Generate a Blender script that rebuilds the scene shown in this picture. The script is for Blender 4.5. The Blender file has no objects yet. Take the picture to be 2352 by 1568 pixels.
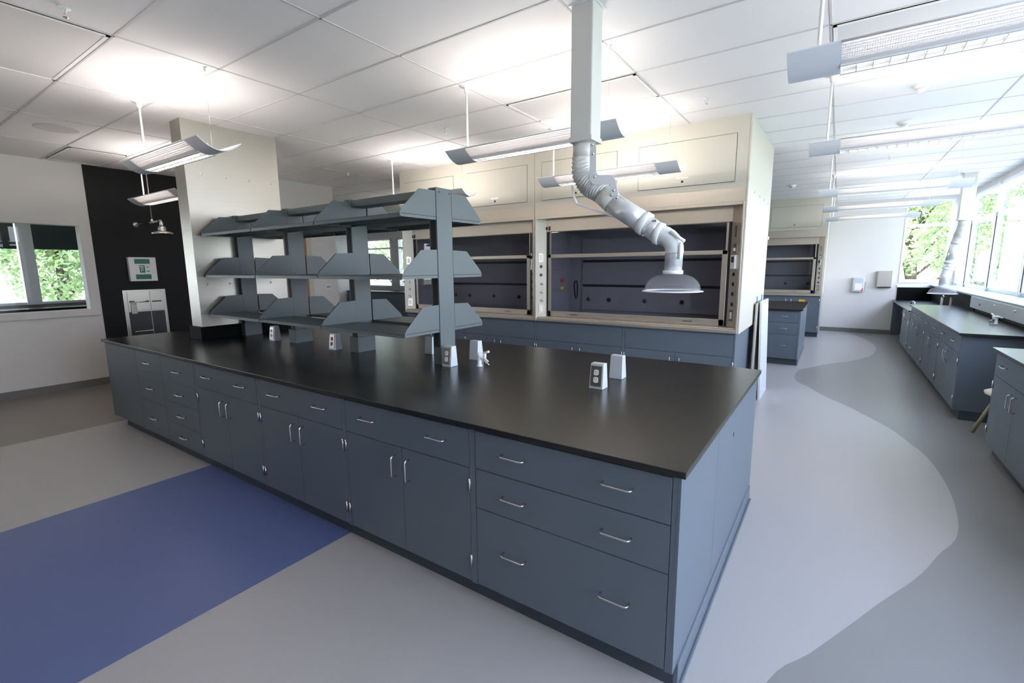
import bpy, math, random
from math import pi, sin, cos, radians as R
from mathutils import Vector, Matrix

# ------------------------------------------------------------------ camera, world, sun, exposure
S = bpy.context.scene
COL = S.collection
cam_d = bpy.data.cameras.new('camera'); cam = bpy.data.objects.new('camera', cam_d); COL.objects.link(cam)
cam_d.sensor_width = 36; cam_d.lens = 16.609; cam_d.clip_start = .05; cam_d.clip_end = 300
cam.location = (.3739, -1.5917, 1.6159)
cam.rotation_mode = 'XYZ'
cam.rotation_euler = (R(81.0333), R(.5034), R(34.3274))
S.camera = cam
S.view_settings.view_transform = 'Standard'; S.view_settings.look = 'None'
S.view_settings.gamma = 1; S.view_settings.use_curve_mapping = False
S.view_settings.exposure = 0.2

W = bpy.data.worlds.new('sky'); S.world = W; W.use_nodes = True
nt = W.node_tree; nt.nodes.clear()
wo = nt.nodes.new('ShaderNodeOutputWorld'); bg = nt.nodes.new('ShaderNodeBackground')
tc = nt.nodes.new('ShaderNodeTexCoord'); sx = nt.nodes.new('ShaderNodeSeparateXYZ')
cr = nt.nodes.new('ShaderNodeValToRGB')
cr.color_ramp.elements[0].position = 0.0; cr.color_ramp.elements[0].color = (.86, .92, 1, 1)
cr.color_ramp.elements[1].position = .8; cr.color_ramp.elements[1].color = (.50, .65, 1, 1)
nt.links.new(tc.outputs['Generated'], sx.inputs[0]); nt.links.new(sx.outputs['Z'], cr.inputs[0])
nt.links.new(cr.outputs[0], bg.inputs[0]); nt.links.new(bg.outputs[0], wo.inputs[0])
bg.inputs[1].default_value = 9.8

sd = bpy.data.lights.new('sun', 'SUN'); sun = bpy.data.objects.new('sun', sd); COL.objects.link(sun)
sd.energy = 10; sd.angle = R(1); sd.color = (1, .95, .85)
sun.location = (-10, -10, 30)
sun.rotation_euler = (Vector((-.25, -.75, .95))).to_track_quat('Z', 'Y').to_euler()

YNW = 9.15
HC = 3.04            # ceiling height
WX = 2.50            # window wall
BY = 12.25           # far wall
LX = -8.217          # left wall
FY = -6.6            # wall behind the camera

def portal(x, y, z, sx_, sy_, rot):
    d = bpy.data.lights.new('window_portal', 'AREA'); o = bpy.data.objects.new('window_portal', d); COL.objects.link(o)
    d.shape = 'RECTANGLE'; d.size = sx_; d.size_y = sy_; d.energy = 1
    d.cycles.is_portal = True
    o.location = (x, y, z); o.rotation_euler = rot
portal(WX + .12, 7.0, 2.05, 1.75, 10.6, (0, R(90), 0))
portal(WX + .12, -.7, 1.55, 2.75, 2.4, (0, R(90), 0))
portal(1.91, BY + .2, 2.08, .85, 1.85, (R(-90), 0, 0))

# ------------------------------------------------------------------ materials
def mat(name, col, rough=.5, metal=0.0, spec=.5, noise=0, nscale=20, bump=0, bscale=200, emit=None, estr=0, coat=0, stretch=None):
    m = bpy.data.materials.new(name); m.use_nodes = True
    n = m.node_tree.nodes; l = m.node_tree.links; b = n['Principled BSDF']
    b.inputs['Base Color'].default_value = (*col, 1); b.inputs['Roughness'].default_value = rough
    b.inputs['Metallic'].default_value = metal; b.inputs['Specular IOR Level'].default_value = spec
    b.inputs['Coat Weight'].default_value = coat
    t = n.new('ShaderNodeTexCoord'); src = t.outputs['Object']
    if stretch:
        mp = n.new('ShaderNodeMapping'); mp.inputs['Scale'].default_value = stretch
        l.new(src, mp.inputs['Vector']); src = mp.outputs[0]
    if noise:
        nz = n.new('ShaderNodeTexNoise'); nz.inputs['Scale'].default_value = nscale; nz.inputs['Detail'].default_value = 3
        l.new(src, nz.inputs['Vector'])
        mx = n.new('ShaderNodeMix'); mx.data_type = 'RGBA'
        mx.inputs[6].default_value = tuple(c * (1 - noise) for c in col) + (1,)
        mx.inputs[7].default_value = tuple(min(1, c * (1 + noise)) for c in col) + (1,)
        l.new(nz.outputs['Fac'], mx.inputs[0]); l.new(mx.outputs[2], b.inputs['Base Color'])
    if bump:
        nb = n.new('ShaderNodeTexNoise'); nb.inputs['Scale'].default_value = bscale; nb.inputs['Detail'].default_value = 2
        l.new(src, nb.inputs['Vector'])
        bp_ = n.new('ShaderNodeBump'); bp_.inputs['Strength'].default_value = bump; bp_.inputs['Distance'].default_value = .002
        l.new(nb.outputs['Fac'], bp_.inputs['Height']); l.new(bp_.outputs[0], b.inputs['Normal'])
    if emit:
        b.inputs['Emission Color'].default_value = (*emit, 1); b.inputs['Emission Strength'].default_value = estr
    return m

def thin_glass(name, tint=(1, 1, 1), gloss=.1, rough=.0, ior=1.45):
    m = bpy.data.materials.new(name); m.use_nodes = True
    n = m.node_tree.nodes; l = m.node_tree.links; n.clear()
    o = n.new('ShaderNodeOutputMaterial'); tr = n.new('ShaderNodeBsdfTransparent'); g = n.new('ShaderNodeBsdfGlossy')
    tr.inputs[0].default_value = (*tint, 1); g.inputs['Roughness'].default_value = rough
    f = n.new('ShaderNodeFresnel'); f.inputs['IOR'].default_value = ior
    mx = n.new('ShaderNodeMixShader')
    ge = n.new('ShaderNodeNewGeometry'); inv = n.new('ShaderNodeMath'); inv.operation = 'SUBTRACT'; inv.inputs[0].default_value = 1; ml = n.new('ShaderNodeMath'); ml.operation = 'MULTIPLY'
    l.new(ge.outputs['Backfacing'], inv.inputs[1]); l.new(inv.outputs[0], ml.inputs[0]); l.new(f.outputs[0], ml.inputs[1]); l.new(ml.outputs[0], mx.inputs[0]); l.new(tr.outputs[0], mx.inputs[1]); l.new(g.outputs[0], mx.inputs[2]); l.new(mx.outputs[0], o.inputs[0])
    return m

M = dict(
    cab=mat('slate_blue_paint', (.108, .134, .160), .38, noise=.04, nscale=3, bump=.03, bscale=350),
    cabk=mat('toe_kick_rubber', (.045, .058, .075), .5, noise=.05),
    rack=mat('grey_blue_steel_paint', (.092, .115, .118), .42, noise=.03, nscale=4, bump=.03, bscale=300),
    slot=mat('dark_slot', (.01, .012, .013), .6),
    epoxy=mat('black_epoxy_resin', (.012, .012, .012), .27, spec=.55, noise=.15, nscale=60, bump=.02, bscale=500),
    edge=mat('black_epoxy_edge', (.004, .004, .004), .6, spec=.08),
    nickel=mat('brushed_nickel', (.75, .73, .70), .25, 1.0, bump=.05, bscale=400),
    steel=mat('brushed_stainless', (.46, .43, .38), .36, .85, noise=.05, nscale=6, bump=.12, bscale=90, stretch=(1, 1, 14)),
    hoodsteel=mat('hood_stainless', (.60, .54, .46), .36, .75, noise=.04, nscale=5, bump=.08, bscale=80, stretch=(14, 1, 1)),
    hoodw=mat('hood_enamel', (.56, .535, .46), .35, noise=.02, nscale=2),
    hoodin=mat('hood_liner', (.25, .25, .27), .45, noise=.05, nscale=3),
    black=mat('black_plastic', (.012, .012, .013), .4),
    wallw=mat('white_wall_paint', (.66, .635, .61), .55, noise=.015, nscale=2, bump=.08, bscale=160),
    wallg=mat('grey_wall_paint', (.22, .21, .20), .6, noise=.02),
    wallb=mat('black_wall_paint', (.008, .008, .008), .5, spec=.2, noise=.1, nscale=30, bump=.05, bscale=200),
    ceil=mat('ceiling_tile', (.86, .84, .83), .8, noise=.015, nscale=90, bump=.15, bscale=260),
    tbar=mat('ceiling_grid', (.60, .58, .57), .6, noise=.02),
    base=mat('rubber_base', (.17, .16, .15), .55, noise=.04),
    white=mat('white_plastic', (.80, .80, .79), .35, noise=.01),
    frame=mat('window_aluminium', (.80, .83, .86), .35, .2, noise=.02),
    fixt=mat('fixture_silver_paint', (.82, .83, .85), .45, 0, noise=.02, nscale=8),
    lamp=mat('lamp_tube', (.9, .9, .9), .5, emit=(1, .95, .90), estr=7),
    ductp=mat('duct_cream_paint', (.68, .66, .62), .35, noise=.02),
    alu=mat('arm_aluminium', (.74, .75, .76), .30, .45, bump=.05, bscale=100),
    hose=mat('arm_hose', (.74, .74, .71), .5, .1, bump=.6, bscale=60, noise=.12, nscale=45),
    hose2=mat('elbow_hose', (.74, .77, .78), .45, .1, bump=.2, bscale=80),
    pale=mat('turret_coating', (.82, .83, .84), .25),
    paleb=mat('faucet_beige', (.60, .58, .48), .4),
    pedest=mat('pedestal_aluminium', (.55, .58, .61), .38, .3, noise=.03),
    plate=mat('outlet_plate_steel', (.36, .34, .30), .3, .9, bump=.05),
    red=mat('red_plastic', (.55, .02, .01), .4),
    yellow=mat('yellow_plastic', (.75, .45, .02), .4),
    green=mat('sign_green', (.01, .16, .10), .45),
    blue=mat('blue_tape', (.02, .16, .70), .5),
    wood=mat('oak_door', (.42, .16, .05), .45, noise=.25, nscale=5, stretch=(8, 8, .6)),
    board=mat('white_laminate', (.62, .64, .66), .4),
    tan=mat('tan_edge', (.40, .36, .30), .5, noise=.1),
    seat=mat('beige_seat', (.62, .58, .50), .5),
    leg=mat('tan_leg', (.42, .37, .22), .4, noise=.1),
    shade=mat('roller_shade', (.025, .045, .05), .7),
    soffit=mat('grey_soffit', (.20, .19, .175), .7),
    grass=mat('grass', (.22, .27, .13), .9, noise=.4, nscale=.6),
    bark=mat('bark', (.09, .065, .045), .9, noise=.4, nscale=9, bump=.6, bscale=20),
    ledge=mat('sill_laminate', (.30, .36, .37), .35, noise=.02),
    terr=mat('terrace_concrete', (.55, .55, .55), .8, noise=.1, nscale=3),
)
M['glass'] = thin_glass('window_glass', (.97, .98, 1))
M['sash'] = thin_glass('sash_glass', (.86, .86, .90), ior=1.5)
def plastic():
    m = bpy.data.materials.new('clear_plastic'); m.use_nodes = True
    n = m.node_tree.nodes; l = m.node_tree.links; o = n['Material Output']; p = n['Principled BSDF']
    p.inputs['Base Color'].default_value = (.85, .85, .88, 1); p.inputs['Roughness'].default_value = .15
    t = n.new('ShaderNodeBsdfTransparent'); t.inputs[0].default_value = (.95, .95, .96, 1); x = n.new('ShaderNodeMixShader'); x.inputs[0].default_value = .07
    l.new(t.outputs[0], x.inputs[1]); l.new(p.outputs[0], x.inputs[2]); l.new(x.outputs[0], o.inputs[0])
    return m
M['dome'] = plastic()

# leaves: sun on leaf cards, slightly translucent
def leaf_mat():
    m = bpy.data.materials.new('leaf'); m.use_nodes = True
    n = m.node_tree.nodes; l = m.node_tree.links; n.clear()
    o = n.new('ShaderNodeOutputMaterial'); d = n.new('ShaderNodeBsdfDiffuse'); t = n.new('ShaderNodeBsdfTranslucent'); a = n.new('ShaderNodeMixShader')
    tc_ = n.new('ShaderNodeTexCoord'); nz = n.new('ShaderNodeTexNoise'); nz.inputs['Scale'].default_value = 1.7
    rp = n.new('ShaderNodeValToRGB')
    rp.color_ramp.elements[0].position = .3; rp.color_ramp.elements[0].color = (.16, .25, .10, 1)
    rp.color_ramp.elements[1].position = .7; rp.color_ramp.elements[1].color = (.50, .58, .30, 1)
    l.new(tc_.outputs['Object'], nz.inputs['Vector']); l.new(nz.outputs['Fac'], rp.inputs[0])
    l.new(rp.outputs[0], d.inputs[0]); l.new(rp.outputs[0], t.inputs[0])
    a.inputs[0].default_value = .45
    l.new(d.outputs[0], a.inputs[1]); l.new(t.outputs[0], a.inputs[2]); l.new(a.outputs[0], o.inputs[0])
    return m
M['leaf'] = leaf_mat()

# perforated metal wings of the pendant fixtures
def perf_mat():
    m = bpy.data.materials.new('perforated_wing'); m.use_nodes = True
    n = m.node_tree.nodes; l = m.node_tree.links; n.clear()
    o = n.new('ShaderNodeOutputMaterial'); p = n.new('ShaderNodeBsdfPrincipled'); t = n.new('ShaderNodeBsdfTranslucent'); a = n.new('ShaderNodeMixShader')
    p.inputs['Base Color'].default_value = (.85, .84, .84, 1); p.inputs['Roughness'].default_value = .4
    t.inputs[0].default_value = (.9, .88, .88, 1)
    tc_ = n.new('ShaderNodeTexCoord'); v = n.new('ShaderNodeTexVoronoi'); v.inputs['Scale'].default_value = 120; v.inputs['Randomness'].default_value = 0
    c = n.new('ShaderNodeMath'); c.operation = 'LESS_THAN'; c.inputs[1].default_value = .45
    l.new(tc_.outputs['Object'], v.inputs['Vector']); l.new(v.outputs['Distance'], c.inputs[0])
    mu = n.new('ShaderNodeMath'); mu.operation = 'MULTIPLY_ADD'; mu.inputs[2].default_value = .15; mu.inputs[1].default_value = .9
    l.new(c.outputs[0], mu.inputs[0]); l.new(mu.outputs[0], a.inputs[0])
    l.new(p.outputs[0], a.inputs[1]); l.new(t.outputs[0], a.inputs[2]); l.new(a.outputs[0], o.inputs[0])
    return m
M['perf'] = perf_mat()

# floor: sheet vinyl in bands, wavy border towards the windows
def floor_mat():
    m = bpy.data.materials.new('sheet_vinyl_floor'); m.use_nodes = True
    n = m.node_tree.nodes; l = m.node_tree.links; b = n['Principled BSDF']
    t = n.new('ShaderNodeTexCoord'); s = n.new('ShaderNodeSeparateXYZ'); l.new(t.outputs['Object'], s.inputs[0])
    def math_(op, a, b_=None):
        k = n.new('ShaderNodeMath'); k.operation = op
        for i, v in enumerate((a, b_)):
            if v is None: continue
            if isinstance(v, (int, float)): k.inputs[i].default_value = v
            else: l.new(v, k.inputs[i])
        return k.outputs[0]
    def mix(fac, ca, cb):
        k = n.new('ShaderNodeMix'); k.data_type = 'RGBA'; l.new(fac, k.inputs[0])
        for i, v in ((6, ca), (7, cb)):
            if isinstance(v, tuple): k.inputs[i].default_value = (*v, 1)
            else: l.new(v, k.inputs[i])
        return k.outputs[2]
    # wavy border x = g(y)
    fc = n.new('ShaderNodeFloatCurve')
    pts = [(-3, .05), (-1.2, .0), (.3, .272), (.56, .405), (1.02, .63), (1.72, .952), (2.4, 1.141), (3.12, 1.154), (3.91, 1.016), (4.66, .715),
           (5.66, .188), (6.43, -.032), (7.22, .18), (8.3, .772), (9.2, 1.04), (10.08, 1.098), (11.1, .96), (12.0, .703), (13, .45)]
    cm = fc.mapping; c = cm.curves[0]
    q = [((y + 3) / 16, (x + .5) / 2) for y, x in pts]
    c.points[0].location = q[0]; c.points[1].location = q[-1]
    for p in q[1:-1]: c.points.new(*p)
    cm.update()
    l.new(math_('DIVIDE', math_('ADD', s.outputs['Y'], 3.0), 16.0), fc.inputs['Value'])
    g = math_('SUBTRACT', math_('MULTIPLY', fc.outputs[0], 2.0), .5)
    right = math_('GREATER_THAN', s.outputs['X'], g)
    col = mix(right, (.41, .392, .383), (.240, .234, .228))
    inb = math_('MULTIPLY', math_('GREATER_THAN', s.outputs['X'], -3.83), math_('LESS_THAN', s.outputs['X'], -1.99))
    col = mix(inb, col, (.105, .138, .300))
    lft = math_('LESS_THAN', s.outputs['X'], -5.93)
    col = mix(lft, col, (.215, .195, .172))
    nz = n.new('ShaderNodeTexNoise'); nz.inputs['Scale'].default_value = 260; nz.inputs['Detail'].default_value = 2; l.new(t.outputs['Object'], nz.inputs['Vector'])
    mm = n.new('ShaderNodeMix'); mm.data_type = 'RGBA'; mm.blend_type = 'MULTIPLY'; mm.inputs[0].default_value = .25
    l.new(col, mm.inputs[6]); l.new(nz.outputs['Fac'], mm.inputs[7]); 
    g2 = n.new('ShaderNodeMix'); g2.data_type = 'RGBA'; g2.blend_type = 'MULTIPLY'; g2.inputs[0].default_value = 1
    l.new(mm.outputs[2], g2.inputs[6]); g2.inputs[7].default_value = (1.12, 1.12, 1.12, 1)
    l.new(g2.outputs[2], b.inputs['Base Color'])
    b.inputs['Roughness'].default_value = .34; b.inputs['Specular IOR Level'].default_value = .45
    bp_ = n.new('ShaderNodeBump'); bp_.inputs['Strength'].default_value = .06; bp_.inputs['Distance'].default_value = .002
    n2 = n.new('ShaderNodeTexNoise'); n2.inputs['Scale'].default_value = 90; l.new(t.outputs['Object'], n2.inputs['Vector'])
    l.new(n2.outputs['Fac'], bp_.inputs['Height']); l.new(bp_.outputs[0], b.inputs['Normal'])
    return m
M['floor'] = floor_mat()

# ------------------------------------------------------------------ mesh builder
class MB:
    def __init__(s): s.v = []; s.f = []; s.sm = []
    def add(s, vs, fs, smooth=False):
        o = len(s.v); s.v += [tuple(v) for v in vs]
        for f in fs: s.f.append(tuple(i + o for i in f)); s.sm.append(smooth)
        return s
    def box(s, x0, x1, y0, y1, z0, z1):
        if x0 > x1: x0, x1 = x1, x0
        if y0 > y1: y0, y1 = y1, y0
        if z0 > z1: z0, z1 = z1, z0
        vs = [(x, y, z) for z in (z0, z1) for y in (y0, y1) for x in (x0, x1)]
        return s.add(vs, [(0, 2, 3, 1), (4, 5, 7, 6), (0, 1, 5, 4), (2, 6, 7, 3), (0, 4, 6, 2), (1, 3, 7, 5)])
    def prism(s, poly, axis, a, b, smooth=False):
        # poly: 2D outline in the two other axes (in xyz order), counter-clockwise or not
        def P(p, t):
            if axis == 'x': return (t, p[0], p[1])
            if axis == 'y': return (p[0], t, p[1])
            return (p[0], p[1], t)
        n = len(poly); vs = [P(p, a) for p in poly] + [P(p, b) for p in poly]
        fs = [tuple(range(n - 1, -1, -1)), tuple(range(n, 2 * n))] + [(i, (i + 1) % n, n + (i + 1) % n, n + i) for i in range(n)]
        o = len(s.f); s.add(vs, fs)
        if smooth:
            for k in range(o + 2, len(s.f)): s.sm[k] = True
        return s
    def frust(s, b0, b1, z0, z1):
        # b = (x0,x1,y0,y1) rectangles at z0 and z1
        vs = [(x, y, z) for b, z in ((b0, z0), (b1, z1)) for y in b[2:4] for x in b[0:2]]
        return s.add(vs, [(0, 2, 3, 1), (4, 5, 7, 6), (0, 1, 5, 4), (2, 6, 7, 3), (0, 4, 6, 2), (1, 3, 7, 5)])
    def tube(s, pts, r, n=10, cap=True, radii=None):
        pts = [Vector(p) for p in pts]; m = len(pts)
        tang = []
        for i in range(m):
            a = pts[max(i - 1, 0)]; b = pts[min(i + 1, m - 1)]; tang.append((b - a).normalized())
        t = tang[0]; u = t.orthogonal().normalized(); vs = []
        for i in range(m):
            t = tang[i]; u = (u - t * u.dot(t)).normalized(); w = t.cross(u)
            rr = radii[i] if radii else r
            for k in range(n):
                a = 2 * pi * k / n; vs.append(pts[i] + (u * cos(a) + w * sin(a)) * rr)
        fs = [(i * n + k, i * n + (k + 1) % n, (i + 1) * n + (k + 1) % n, (i + 1) * n + k) for i in range(m - 1) for k in range(n)]
        s.add(vs, fs, True)
        if cap:
            o = len(s.v) - m * n
            s.f.append(tuple(o + k for k in range(n - 1, -1, -1))); s.sm.append(False)
            s.f.append(tuple(o + (m - 1) * n + k for k in range(n))); s.sm.append(False)
        return s
    def cyl(s, a, b, r, n=16, r2=None):
        return s.tube([a, b], r, n, radii=[r, r if r2 is None else r2])
    def lathe(s, prof, c=(0, 0, 0), n=32, axis='z', closed=False):
        vs = []
        for r, h in prof:
            for k in range(n):
                a = 2 * pi * k / n
                if axis == 'z': p = (c[0] + r * cos(a), c[1] + r * sin(a), c[2] + h)
                elif axis == 'x': p = (c[0] + h, c[1] + r * cos(a), c[2] + r * sin(a))
                else: p = (c[0] + r * cos(a), c[1] + h, c[2] + r * sin(a))
                vs.append(p)
        m = len(prof)
        fs = [(i * n + k, i * n + (k + 1) % n, (i + 1) * n + (k + 1) % n, (i + 1) * n + k) for i in range(m - 1) for k in range(n)]
        if closed: fs += [((m - 1) * n + k, (m - 1) * n + (k + 1) % n, (k + 1) % n, k) for k in range(n)]
        return s.add(vs, fs, True)
    def build(s, name, m, parent=None, bevel=0, loc=None):
        me = bpy.data.meshes.new(name); me.from_pydata(s.v, [], s.f); me.update()
        me.polygons.foreach_set('use_smooth', s.sm)
        import bmesh
        bm = bmesh.new(); bm.from_mesh(me); bmesh.ops.recalc_face_normals(bm, faces=bm.faces); bm.to_mesh(me); bm.free()
        me.materials.append(M[m] if isinstance(m, str) else m)
        o = bpy.data.objects.new(name, me); COL.objects.link(o)
        if parent: o.parent = parent
        if loc: o.location = loc
        if bevel:
            b = o.modifiers.new('bevel', 'BEVEL'); b.width = bevel; b.segments = 2; b.limit_method = 'ANGLE'; b.angle_limit = R(35)
        return o

def tag(o, label=None, cat=None, group=None, kind=None):
    if label: o['label'] = label
    if cat: o['category'] = cat
    if group: o['group'] = group
    if kind: o['kind'] = kind
    return o
def empty(name, loc, label, cat, group=None, rz=0):
    o = bpy.data.objects.new(name, None); o.empty_display_size = .1; COL.objects.link(o)
    o.location = loc; o.rotation_euler = (0, 0, rz); tag(o, label, cat, group); return o
def struct(name, mb, m, bevel=0, parent=None):
    o = mb.build(name, m, parent, bevel)
    if not parent: o['kind'] = 'structure'
    return o
def copy_tree(o, parent=None):
    c = o.copy(); COL.objects.link(c); c.parent = parent
    for ch in list(o.children): copy_tree(ch, c)
    return c
def clone(o, loc, label, group=None, rz=None):
    c = copy_tree(o); c.location = loc; c['label'] = label
    if group: c['group'] = group
    if rz is not None: c.rotation_euler = (0, 0, rz)
    return c

# ------------------------------------------------------------------ room shell
struct('floor', MB().box(-14, 3.0, FY - .1, 12.6, -.12, 0), 'floor')
struct('ceiling', MB().box(-14, 3.0, FY - .1, 12.6, HC, HC + .15), 'ceil')
g = MB()
for k in range(-8, 4):
    x = .22 + 1.2125 * k
    if x > -13: g.box(x - .006, x + .006, FY, BY, HC - .004, HC + .002)
for k in range(-8, 21):
    y = .25 + .605 * k
    if FY < y < BY: g.box(-13, WX, y - .006, y + .006, HC - .004, HC + .002)
struct('trim_1', g, 'tbar')
# left wall with interior window
wy0, wy1, wz0, wz1 = -3.2, .545, 1.075, 2.235
w = MB().box(LX - .15, LX, FY, .655, 0, wz0).box(LX - .15, LX, FY, .655, wz1, HC).box(LX - .15, LX, wy1, .655, wz0, wz1).box(LX - .15, LX, FY, wy0, wz0, wz1)
struct('wall_left', w, 'wallw')
struct('wall_left_accent', MB().box(LX - .15, LX + .004, .655, 2.4, 0, HC), 'wallb')
struct('wall_left_return', MB().box(LX - .15, -7.2, 2.4, 2.52, 0, HC).box(-7.32, -7.2, 2.52, 3.83, 2.22, HC).box(-7.32, -7.2, 2.52, 2.79, 0, 2.22).box(-7.32, -7.2, 3.33, 3.83, 0, 2.22)
       .box(-13, -7.32, 3.73, 3.83, 0, HC), 'wallw')
struct('wall_left_back', MB().box(-13.1, -13, 3.7, YNW, 0, HC), 'wallw')
struct('baseboard_left', MB().box(LX, LX + .014, FY, .655, 0, .10), 'base')
struct('wall_front', MB().box(-14, 3, FY - .12, FY, 0, HC), 'wallg')  # unseen; set back and greyed to bounce less light onto the cabinet fronts
# far wall with window, plus window looking out between the column and the hoods
fw = MB().box(-7.0, 1.515, BY, BY + .2, 0, HC).box(1.515, 2.31, BY, BY + .2, 0, 1.19).box(1.515, 2.31, BY, BY + .2, 2.97, HC).box(2.31, 2.6, BY, BY + .2, 0, HC)
struct('wall_back', fw, 'wallw')
struct('baseboard_back', MB().box(.1, 1.53, BY - .014, BY, 0, .10), 'base')
YN = 9.0
nx0, nx1, nx2, nx3, nz0, nz1 = -12.85, -11.55, -11.25, -10.2, 1.0, 2.55
nb = MB().box(-13, nx0, YN, YN + .15, 0, HC).box(nx0, nx3, YN, YN + .15, 0, nz0).box(nx0, nx3, YN, YN + .15, nz1, HC).box(nx1, nx2, YN, YN + .15, nz0, nz1).box(nx3, -5.4, YN, YN + .15, 0, HC)
struct('wall_back_north', nb, 'wallw')
# window wall on the right
struct('wall_right', MB().box(WX, WX + .04, .48, BY, 0, 1.15).box(WX, WX + .2, -1.85, .48, 0, .10).box(WX, WX + .04, -1.85, BY, 2.93, HC).box(WX, WX + .2, FY, -1.85, 0, HC), 'wallw')  # solid end past the camera keeps daylight off the left side
ys = [BY - .02 - .02, 11.33, 9.53, 7.71, 5.9, 4.08, 2.27, .45, -.70, -1.85]
for i in range(len(ys) - 1):
    yb, ya = ys[i], ys[i + 1]
    z0 = 1.14 if ya > .4 else .10  # unseen bays near the camera reach the floor, shaped for stronger side daylight
    wn = MB().box(WX - .06, WX + .02, ya, ya + .06, z0, 2.93).box(WX - .03, WX + .05, ya + .06, yb, z0, z0 + .065).box(WX - .03, WX + .05, ya + .06, yb, 2.87, 2.93)
    if i == 0: wn.box(WX - .06, WX + .05, yb - .04, yb, 1.14, 2.93)
    root = struct('window_%d' % (i + 1), wn, 'frame', .003)
    MB().box(WX - .04, WX + .05, ya + .06, yb, 2.375, 2.445).build('transom', 'frame', root, .002)
    MB().box(WX + .01, WX + .018, ya + .05, yb, z0 + .06, 2.38).build('pane', 'glass', root)
    MB().box(WX + .01, WX + .018, ya + .05, yb, 2.44, 2.88).build('pane', 'glass', root)
    MB().box(WX - .045, WX - .035, yb - .014, yb + .0, z0 + .065, 2.375).build('gasket', 'slot', root)
# far window
wn = MB().box(1.515, 1.55, BY - .01, BY + .08, 1.19, 2.97).box(2.27, 2.31, BY - .01, BY + .08, 1.19, 2.97).box(1.55, 2.27, BY - .01, BY + .08, 1.19, 1.225).box(1.55, 2.27, BY - .01, BY + .08, 2.93, 2.97)
root = struct('window_20', wn, 'frame', .002)
MB().box(1.55, 2.27, BY, BY + .08, 2.41, 2.47).build('transom', 'frame', root)
MB().box(1.55, 2.27, BY + .05, BY + .056, 1.22, 2.42).build('pane', 'glass', root)
MB().box(1.55, 2.27, BY + .05, BY + .056, 2.46, 2.94).build('pane', 'glass', root)
# window behind the racks
for i, (a, b) in enumerate(((nx0, nx1), (nx2, nx3))):
    wn = MB().box(a, a + .05, YN - .02, YN + .1, nz0, nz1).box(b - .05, b, YN - .02, YN + .1, nz0, nz1).box(a, b, YN - .02, YN + .1, nz0, nz0 + .05).box(a, b, YN - .02, YN + .1, nz1 - .05, nz1)
    root = struct('window_%d' % (12 + i), wn, 'frame')
    MB().box(a + .05, b - .05, YN, YN + .06, nz1 - .33, nz1 - .28).build('transom', 'frame', root)
    bl = MB()
    for k in range(9): bl.box(a + .06, b - .06, YN - .01, YN + .012, nz0 + .08 + k * .06, nz0 + .092 + k * .06)
    bl.build('blind_slats', 'white', root)
    MB().box(a + .05, b - .05, YN + .07, YN + .076, nz0 + .05, nz1 - .05).build('pane', 'glass', root)
# interior window
fr = MB()
fr.box(LX - .155, LX + .012, wy1 - .015, wy1 + .055, wz0 - .06, wz1 + .04).box(LX - .155, LX + .011, wy0, wy1 - .015, wz1 - .015, wz1 + .04).box(LX - .155, LX + .025, wy0, wy1 + .1, wz0 - .075, wz0 + .012)
root = struct('window_14', fr, 'wallw', .003)
MB().box(LX - .09, LX - .082, wy0, wy1, wz0, wz1).build('pane', 'glass', root)
# door in the left return wall
root = struct('door_1', MB().box(-7.30, -7.185, 2.79, 2.83, 0, 2.20).box(-7.30, -7.185, 3.24, 3.33, 0, 2.20).box(-7.30, -7.185, 2.79, 3.33, 2.16, 2.22), 'hoodw')
MB().box(-7.26, -7.215, 2.83, 3.24, .01, 2.16).build('door_leaf', 'wood', root)
# structure ledge under the windows
struct('trim_2', MB().box(2.07, WX + .0, .48, BY, 1.125, 1.15), 'ledge', .002)
struct('trim_3', MB().box(1.50, 2.48, BY - .02, BY, 1.085, 1.13), 'frame')

# neighbouring room seen through the interior window
struct('wall_neighbour', MB().box(-13.2, -13.0, FY, 3.7, 0, .95).box(-13.2, -13, FY, 3.7, 2.75, HC).box(-13.2, -13, 1.85, 2.05, .95, 2.75).box(-13.2, -13, 3.4, 3.7, .95, 2.75), 'soffit')
ey = [3.4, 2.05, .75, -.55, -1.85, -3.15]
for i in range(5):
    yb, ya = ey[i], ey[i + 1]
    wn = MB().box(-13.12, -12.96, ya, ya + .22, .95, 2.75).box(-13.1, -13.0, ya + .2, yb, .95, 1.0)
    root = struct('window_%d' % (15 + i), wn, 'frame')
    MB().box(-12.99, -12.975, ya + .2, yb - .02, 2.05, 2.75).build('roller_shade', 'shade', root)
    MB().box(-13.06, -13.05, ya + .2, yb, 1.0, 2.75).build('pane', 'glass', root)
struct('trim_4', MB().box(-13, -12.4, FY, 3.7, 2.68, HC), 'soffit')
nbch = empty('side_bench', (-12.6, 0, 0), 'dark laboratory bench under the windows of the neighbouring room', 'workbench')
MB().box(-.38, .3, -3.2, 3.4, .0, .86).build('body', 'cab', nbch)
MB().box(-.38, .33, -3.2, 3.4, .86, .90).build('worktop', 'epoxy', nbch)

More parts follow.
